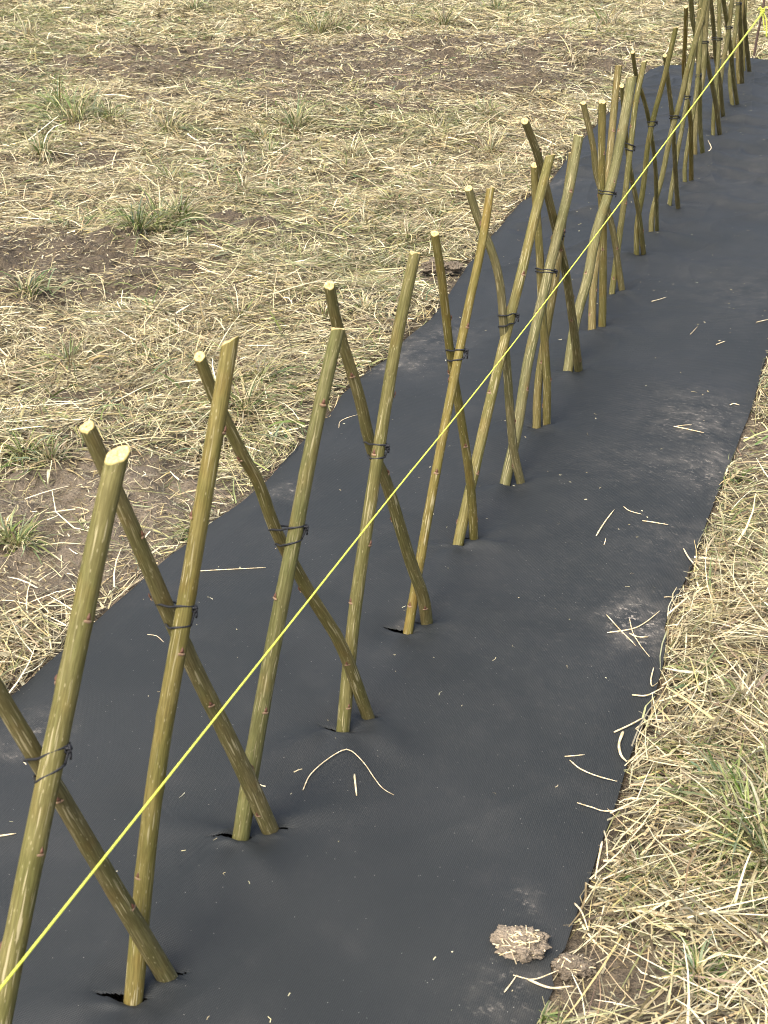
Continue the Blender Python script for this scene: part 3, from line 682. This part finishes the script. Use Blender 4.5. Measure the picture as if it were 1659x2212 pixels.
for y0, y1, den, wd, ln in [(.9, 2.4, 16500, .0024, .088), (2.4, 4.0, 15500, .0023, .078), (4.0, 6.0, 11500, .0028, .078), (6.0, 8.6, 8000, .0038, .084), (8.6, 13.6, 5200, .0054, .097)]:
    area = (y1 - y0) * 2 * (.31 * y1 + 1.8)
    x, y = scatter(int(area * den / 2), y0, y1)
    n = len(x); B, M = bare(x, y)
    flow = vnoise(x, y, .55, 21) * 9 + 1.2 * vnoise(x, y, .14, 22)
    th = flow + rng.normal(0, .8, n) + math.pi * (rng.random(n) < .5)
    L = ln * rng.lognormal(0, .45, n); L = np.minimum(L, .26)
    thin = vnoise(x, y, .22, 23)
    k = (rng.random(n) < (1 - .95 * B) ** 1.25) & (rng.random(n) < .16 + 1.22 * thin) & ok_blades(x, y, th, L)
    x, y, th, L = x[k], y[k], th[k], L[k]; B = B[k]; n = len(x)
    lay = rng.random(n) ** 1.3
    z = groundz(x, y) + .002 + lay * (.026 * (1 - B) + .006) * (1 + 4 * wd) * (.6 + .8 * vnoise(x, y, .12, 31))
    tilt = rng.normal(.05, .14, n); arch = rng.normal(.08, .16, n); curl = rng.normal(0, .22, n) * np.where(rng.random(n) < .2, 3.5, 1)
    up = rng.random(n) < .05; tilt[up] = rng.uniform(.5, 1.15, up.sum()); arch[up] = rng.uniform(.6, 1.7, up.sum()); L[up] *= .75
    col = pal(n, PAL, PALP) 
    col = col * np.where(rng.random(n) < .48, rng.uniform(.16, .6, n), 1.06)[:, None]      # weathered, darker stems
    gm = rng.random(n) < np.clip(.09 + .85 * (vnoise(x, y, .42, 24) - .42), .07, .5)
    col[gm] = pal(gm.sum(), GPAL) * .7 + .3 * col[gm]
    push(straw, blades(x, y, z, th, L, wd * rng.lognormal(0, .35, n), tilt, arch, curl, rng.normal(0, .55, n), col))
# short chopped bits lying on bare soil and thin spots
x, y = scatter(260000, .9, 13.4); B, M = bare(x, y); n = len(x)
th = rng.random(n) * 6.283; L = rng.uniform(.008, .038, n) * (1 + .04 * y)
k = (rng.random(n) < .10 + np.where(y > 5, .5, .75) * B) & ok_blades(x, y, th, L, 0); x, y, th, L = x[k], y[k], th[k], L[k]; n = len(x)
push(straw, blades(x, y, groundz(x, y) + .004 + .008 * rng.random(n), th, L, (.0015 + .00042 * y) * rng.lognormal(0, .35, n), rng.normal(.02, .12, n), rng.normal(.05, .15, n), rng.normal(0, .2, n), rng.normal(0, .4, n), pal(n, PAL, PALP) * rng.uniform(.25, 1., (n, 1)), 2))
# tussocks: sprays of leaves from one crown, green or straw coloured
TUS = [((165, 270), .34, 1), ((130, 240), .25, 1), ((240, 265), .22, .7), ((345, 495), .30, 1), ((300, 510), .22, 1), ((390, 480), .2, .9), ((690, 65), .36, .7), ((640, 280), .25, .6), ((365, 285), .25, .5), ((55, 1000), .12, .8), ((110, 1010), .12, .5),
       ((40, 1180), .10, .9), ((20, 1170), .09, .8), ((530, 900), .16, .7), ((480, 870), .14, .35), ((560, 840), .14, .7), ((1235, 135), .25, .05), ((1060, 330), .2, .3), ((1115, 365), .18, .25), ((460, 790), .18, .05), ((200, 740), .14, .1), ((330, 690), .2, .2), ((300, 700), .16, .15), ((430, 970), .10, .1), ((500, 960), .09, .1),
       ((1560, 1030), .10, .9), ((1600, 1800), .13, .8), ((1640, 1870), .16, 1), ((1625, 1840), .12, 1), ((1655, 1900), .14, 1), ((1580, 1790), .1, .9), ((1560, 1860), .1, .8), ((1600, 1560), .09, .6), ((1480, 1640), .07, .6), ((1380, 1900), .06, .8), ((1500, 2140), .07, .9), ((1170, 2205), .05, .9), ((1500, 1480), .08, .8), ((1480, 1760), .07, .6), ((1560, 1740), .1, .8), ((1650, 1780), .12, .8), ((700, 700), .12, .4), ((790, 690), .12, .4), ((880, 520), .16, .4), ((620, 570), .18, .2), ((850, 440), .2, .25), ((760, 340), .2, .3), ((90, 340), .2, .5), ((60, 640), .16, .6), ((930, 380), .18, .2), ((500, 1130), .08, .7), ((420, 1150), .07, .7), ((880, 620), .1, .5), ((420, 30), .3, .4), ((960, 60), .3, .4), ((1320, 60), .3, .35), ((1170, 290), .15, .3), ((60, 90), .3, .5)]
spots = [(*gnd(p)[:2], s_, gf) for p, s_, gf in TUS]
xr, yr = scatter(230, 1.5, 13.2)
for a_, b_ in zip(xr, yr):
    if memb_sd(np.array([a_]), np.array([b_]))[0] > .1 and bare(np.array([a_]), np.array([b_]))[0][0] < .5:
        spots.append((a_, b_, rng.uniform(.07, .16) * (1 + .04 * b_), rng.choice([0., .1, .3, .7], p=[.4, .25, .2, .15])))
for a_, b_, s_, gf in spots:
    n = int(110 if s_ < .2 else 190); wk = 1 + .09 * b_
    rr = np.abs(rng.normal(0, (.30 if gf > .25 else .5) * s_, n)); an = rng.random(n) * 6.283
    x = a_ + rr * np.cos(an); y = b_ + rr * np.sin(an); th = an + rng.normal(0, .5 if gf > .25 else .9, n); L = s_ * rng.uniform(.25, 1., n)
    k = ok_blades(x, y, th, L * .7, .25); x, y, th, L, rr = x[k], y[k], th[k], L[k], rr[k]; n = len(x)
    if n == 0: continue
    tilt = np.clip(1.15 - 1.4 * rr / s_ + rng.normal(0, .3, n), .1, 1.4) * (1. if gf > .25 else .62); arch = rng.uniform(.4, 1.9, n)
    g_ = rng.random(n) < gf * .74
    args = lambda q: (x[q], y[q], groundz(x[q], y[q]) + .004, th[q], L[q], (.0036 * wk) * rng.lognormal(0, .3, q.sum()), tilt[q], arch[q], rng.normal(0, .4, q.sum()), rng.normal(0, .4, q.sum()))
    if g_.any(): push(green, blades(*args(g_), pal(g_.sum(), GPAL), 4, .12))
    if (~g_).any(): push(straw, blades(*args(~g_), pal((~g_).sum(), PAL, PALP) * rng.uniform(.35, 1., ((~g_).sum(), 1)), 4, .15))
# loose green blades in the mat
x, y = scatter(64000, .9, 13.4); n = len(x); th = rng.random(n) * 6.283; L = rng.uniform(.04, .13, n)
k = (rng.random(n) < np.clip(1.6 * (vnoise(x, y, .5, 24) - .40), .03, .9) * (1 - bare(x, y)[0])) & ok_blades(x, y, th, L); x, y, th, L = x[k], y[k], th[k], L[k]; n = len(x)
push(green, blades(x, y, groundz(x, y) + .012 + .015 * rng.random(n), th, L, (.003 + .0004 * y) * rng.lognormal(0, .3, n), rng.uniform(.0, .7, n), rng.uniform(.2, 1.1, n), rng.normal(0, .4, n), rng.normal(0, .5, n), pal(n, GPAL), 3, .12))
for store, nm, mt, lab in ((straw, 'dry_straw', STRAW, 'matted dry cut straw covering the field on both sides of the fabric'), (green, 'green_grass', GREEN, 'green grass blades growing up through the dry straw')):
    o = obj(nm, mesh_np(nm, np.vstack(store[0]), np.vstack(store[1]), {'col': ('FLOAT_COLOR', np.vstack(store[2]))}, False), mt)
    tag(o, lab, 'grass', None, 'stuff')

# chaff: pale crumbs on the fabric, too many to count
n = 400; s_ = rng.uniform(-.3, 7.6, n); f = rng.random(n) ** .8; t_ = tL(s_) + (tR(s_) - tL(s_)) * (.03 + .94 * f)
x = S0[0] + s_ * TD[0] + t_ * ND[0]; y = S0[1] + s_ * TD[1] + t_ * ND[1]
L = rng.uniform(.002, .009, n) * np.where(rng.random(n) < .12, 2.4, 1)
ch = blades(x, y, memb_z(x, y) + .0012, rng.random(n) * 6.28, L, rng.uniform(.0009, .0018, n) * (1 + .08 * y), rng.normal(0, .1, n), rng.normal(0, .2, n), rng.normal(0, .8, n), rng.normal(0, .4, n), pal(n, PAL[:3]), 2, .6)
o = obj('straw_chaff', mesh_np('straw_chaff', ch[0], ch[1], {'col': ('FLOAT_COLOR', ch[2])}, False), STRAW)
tag(o, 'tiny pale crumbs of straw scattered over the black fabric', 'chaff', None, 'stuff')

# ------------------------------------------------------------------ single stems lying on the fabric
def stem(pts, w_, label, lift=0.):
    P = []
    for q, p in enumerate(pts):
        g_ = gnd(p); zz = max(float(memb_z(np.array([g_[0]]), np.array([g_[1]]))[0]), .012) + w_ * .5
        if memb_sd(np.array([g_[0]]), np.array([g_[1]]))[0] > 0: zz = .035
        P.append([g_[0], g_[1], zz + lift * math.sin(math.pi * q / (len(pts) - 1))])
    Q = catmull(P, .006); g_ = np.random.default_rng(int(abs(pts[0][0] * 7 + pts[0][1])))
    zf = np.array([float(v) for v in memb_z(Q[:, 0].copy(), Q[:, 1].copy())]); ins = memb_sd(Q[:, 0], Q[:, 1]) < 0
    Q[:, 2] = np.where(ins, np.maximum(Q[:, 2], zf + w_ * .4), Q[:, 2])
    r = w_ * .34 * np.interp(np.linspace(0, 1, len(Q)), [0, .08, .75, 1], [.75, 1.1, .9, .45]) * (1 + .15 * g_.normal(size=len(Q)) * .5)
    V, Fq, tr = tube(Q, r, 6); c = Q.mean(0)
    V = np.asarray(V); 
    o = obj('straw_stem', join_meshes('straw_stem', [(V - c, Fq, tr)]), STEM); o.location = c
    tag(o, label, 'straw', 'straw stems lying on the fabric')
z1 = lambda a: [(995.3 + p[0] * .4, 1659 + p[1] * .4) for p in a]
z2 = lambda a: [(1194.4 + p[0] * .3001, 995.4 + p[1] * .3001) for p in a]
z7 = lambda a: [(530.9 + p[0] * .4, 1526.2 + p[1] * .4) for p in a]
z6 = lambda a: [(1128 + p[0] * .32, 398 + p[1] * .32) for p in a]
for a in [
 (z7([(310, 490), (350, 415), (430, 355), (520, 318), (570, 320), (640, 375), (690, 440), (740, 500), (800, 530)]), .0030, 'long brown stem bent into an arch, lying on open black fabric', .004),
 (z7([(588, 428), (594, 490), (600, 545)]), .0055, 'short thick white stem inside the arch of the long bent stem'),
 ([(428, 1252), (470, 1248), (530, 1243), (575, 1240)], .0030, 'straight pale stem lying between the ochre pole and the flat-cut grey-green pole'),
 ([(320, 1391), (340, 1394), (356, 1408)], .0018, 'tiny curved stem just below the tie of the ochre pole'),
 ([(732, 938), (738, 920), (780, 908)], .0026, 'bent pale stem near the grassy fabric edge behind the fourth pair of poles'),
 ([(0, 1823), (38, 1817)], .0040, 'pale stem crossing the picture edge beside the thickest pole'),
 (z1([(585, 0), (640, 45), (730, 75), (840, 105)]), .0034, 'slightly bent stem ending at the fabric edge with a frayed tip'),
 (z1([(625, 220), (700, 243), (800, 265), (1000, 268)]), .0028, 'stem reaching from the fabric into the straw, next above the frayed stem\'s edge below'),
 (z1([(280, 1165), (390, 1176), (520, 1185)]), .0026, 'thin grey stem lying just below the straw-stuck soil clod'),
 (z1([(360, 1180), (480, 1225), (600, 1270)]), .0052, 'thick cream stem running from below the clod into the bare soil'),
 (z1([(232, 1257), (268, 1210), (300, 1162)]), .0032, 'slanted stem crossing the thin grey stem under the soil clod'),
 (z1([(770, 372), (778, 480), (783, 595)]), .0040, 'upright-looking cream stem on the fabric edge below the frayed stem'),
 (z1([(755, 485), (735, 580), (716, 690)]), .0052, 'broad flat stem following the fabric edge above the soil clod'),
 (z1([(610, 765), (645, 870), (680, 970)]), .0042, 'stem leaning over the fabric edge just above the soil clod'),
 (z2([(305, 615), (365, 515), (435, 425)]), .0050, 'thick slanting stem alone on the open fabric toward the straw side'),
 (z2([(635, 508), (730, 520), (822, 533)]), .0042, 'straight white stem lying level near the thick slanting stem'),
 (z2([(500, 400), (545, 435), (630, 458)]), .0032, 'small kinked stem above the straight white level stem'),
 (z2([(360, 680), (370, 655), (373, 633)]), .0030, 'very short stem just below the thick slanting stem'),
 (z2([(935, 670), (975, 740), (1070, 920)]), .0050, 'stem bridging the fabric edge into the straw beside the dusty patch above'),
 (z2([(380, 1165), (480, 1275), (590, 1385)]), .0034, 'straight stem slanting down across the dusty white patch'),
 (z2([(385, 1295), (560, 1265), (660, 1205), (765, 1120)]), .0042, 'long curved stem lying over the dusty white patch'),
 (z2([(545, 1190), (570, 1290), (620, 1370), (690, 1450)]), .0032, 'frayed stem in the middle of the dusty white patch'),
 (z2([(545, 1300), (600, 1320), (685, 1310)]), .0050, 'crumpled short stem in the middle of the dusty white patch'),
 (z2([(795, 1020), (830, 1018), (870, 1022)]), .0036, 'short stem near the fabric edge above the dusty white patch'),
 (z2([(720, 1530), (700, 1620), (710, 1665), (740, 1705)]), .0040, 'bent stem on the fabric edge below the dusty white patch'),
 (z2([(565, 1728), (670, 1732), (785, 1735)]), .0046, 'level white stem sticking from the straw onto the fabric'),
 (z2([(435, 2000), (510, 1965), (580, 1930), (660, 1885)]), .0050, 'crinkled pale stem at the fabric edge, above the folded leaf blade'),
 (z2([(500, 2000), (470, 2090), (485, 2170), (525, 2215)]), .0080, 'broad folded pale leaf blade at the fabric edge'),
 (z2([(590, 1972), (680, 1974), (780, 1976)]), .0038, 'short level stem beside the broad folded leaf blade'),
 (z2([(80, 2185), (150, 2178), (225, 2168)]), .0028, 'thin level stem on open fabric above the frayed-tip stem'),
 (z6([(870, 820), (920, 806), (970, 790)]), .0042, 'thick pale stem lying beside the tenth pair of poles'),
 (z6([(1018, 1678), (1110, 1695), (1222, 1722)]), .0050, 'forked pale stem near the dusty edge marks high on the fabric'),
 (z6([(1020, 1680), (1080, 1668), (1140, 1662)]), .0040, 'brown flat stem joined to the forked pale stem'),
 (z6([(1305, 1113), (1340, 1100), (1368, 1090)]), .0040, 'short pale stem farthest up the fabric near the picture edge'),
 (z6([(1575, 968), (1620, 952), (1665, 938)]), .0045, 'pale stem touching the picture edge high on the fabric'),
 (z6([(1398, 1522), (1425, 1512), (1462, 1522)]), .0050, 'small white curled stem near the dusty edge marks'),
 (z6([(1130, 1045), (1155, 1020), (1180, 993)]), .0026, 'thin slanting stem on open fabric far up the strip'),
 ([(1524, 338), (1535, 330), (1528, 318)], .007, 'white curled stem at the foot of a far pole pair'),
]: stem(*a)

# ------------------------------------------------------------------ clods of soil with straw
def clod(px, r, label, nst, flat=.6, pale=.15):
    c = gnd(px); c[2] = max(float(memb_z(np.array([c[0]]), np.array([c[1]]))[0]), .005)
    import bmesh
    bm = bmesh.new(); bmesh.ops.create_icosphere(bm, subdivisions=6, radius=1)
    g = np.random.default_rng(int(px[0])); o1, o2, o3 = g.random(3) * 9
    from mathutils import noise
    for v in bm.verts:
        p = v.co.normalized(); q = p * 1.0
        d = 1 + .55 * noise.noise(q * 1.7 + Vector((o1, o2, o3))) + .25 * noise.noise(q * 4 + Vector((o2, o3, o1))) + .16 * noise.noise(q * 9) + .10 * noise.noise(q * 22) + .05 * noise.noise(q * 50)
        v.co = Vector((p.x * r * d * 1.15, p.y * r * d * .8, max(p.z * d * r * flat + r * flat * .55, -.002)))
    me = bpy.data.meshes.new('soil_clod'); bm.to_mesh(me); bm.free()
    me.polygons.foreach_set('use_smooth', [True] * len(me.polygons))
    at = me.attributes.new('mud', 'FLOAT', 'POINT'); at.data.foreach_set('value', np.full(len(me.vertices), 1., np.float32))
    at = me.attributes.new('dry', 'FLOAT', 'POINT'); at.data.foreach_set('value', np.full(len(me.vertices), pale, np.float32))
    o = obj('soil_clod', me, SOIL); o.location = c; tag(o, label, 'soil', 'clods of soil at the fabric edge')
    for k in range(nst):
        a = g.random() * 6.28; e_ = g.uniform(-.2, 1.4); b = np.array([1.12 * r * math.cos(a) * math.cos(e_), .78 * r * math.sin(a) * math.cos(e_), max(.002, r * flat * (.55 + 1.02 * math.sin(e_)))])
        d = unit(np.array([g.normal(), g.normal(), g.uniform(-.3, .45)])); L = r * g.uniform(.2, .8) * (1.8 if g.random() < .2 else 1); b = b - d * L * .35
        pts = catmull([b, b + d * L * .5, b + d * L - np.array([0, 0, .15 * L])], .008)
        obj('straw', tube_mesh('straw', pts, g.uniform(.0005, .0014), 5), STEM, o)
clod((1122, 2062), .032, 'pale dry clod of soil stuck with straw lying on the black fabric', 70, .42, .9)
clod((1240, 2100), .024, 'rooty lump of soil on the fabric edge beside the pale clod', 22, .4)
clod((950, 590), .055, 'dark crumbly mound of soil against the far grassy edge of the fabric', 0, .45)

# ------------------------------------------------------------------ stake and yellow string
fb = gnd((1627, 130)); fn = unit(np.array([fb[0], fb[1], 0]))
SP = [on_plane(p, fb, fn) for p in ((1627, 130), (1639, 63), (1647, 25), (1653, -12))]
rod = catmull([SP[0] - (SP[1] - SP[0]) * .4] + SP, .03)
c = SP[0]
stk = obj('marker_stake', tube_mesh('marker_stake', rod - c, .0085, 8), RUST); stk.location = c
tag(stk, 'thin rusty rod stake holding the knotted end of the yellow string', 'stake')
knot = SP[2]
A0 = POLES['R', 0][2] + plane_n(tang(0)) * .23
e0 = on_plane((0, 2136), A0, plane_n(tang(0)))
pn = unit(np.cross(knot - e0, UPV))
SPT = [on_plane(p, e0, pn) for p in ((0, 2136), (400, 1633), (800, 1128), (1261, 543))] + [knot + np.array([0, -.009, 0])]
SPT = [SPT[0] + (SPT[0] - SPT[1]) * 1.2] + SPT
line = catmull(SPT, .05); c = line[len(line) // 2].copy()
g = np.random.default_rng(3)
two = line[len(line) * 2 // 3:] + np.array([.004, 0, -.006]) * np.linspace(0, 1, len(line) - len(line) * 2 // 3)[:, None]
dl = np.linalg.norm(line - CAM, axis=1)
rl = .0012 + .0022 * sstep(2.0, 7.0, dl)
strg = obj('yellow_string', join_meshes('yellow_string', [tube(line - c, rl, 7), tube(two - c, .0028, 6)]), STRING); strg.location = c
tag(strg, 'taut fluorescent yellow builder\'s string running along the row of poles', 'string')
th = np.linspace(0, 2 * math.pi * 4, 60)
kp = [tube(np.stack([.013 * np.cos(th), .013 * np.sin(th), np.linspace(-.02, .022, 60)], -1) + knot - c, .0038, 6)]
for d in ((.03, -.01, -.05, .045, -.012, -.16), (.02, -.01, .03, .05, -.01, .01), (-.02, -.01, .03, -.035, -.01, .012), (.01, -.02, -.06, .025, -.02, -.12)):
    kp.append(tube(catmull([knot - c, knot - c + np.array(d[:3]), knot - c + np.array(d[3:])], .01), .0034, 6))
kn = obj('knot', join_meshes('knot', kp), STRING, strg)
print('string ends', e0, knot, 'far s', FE, 'blades', straw[3], green[3])
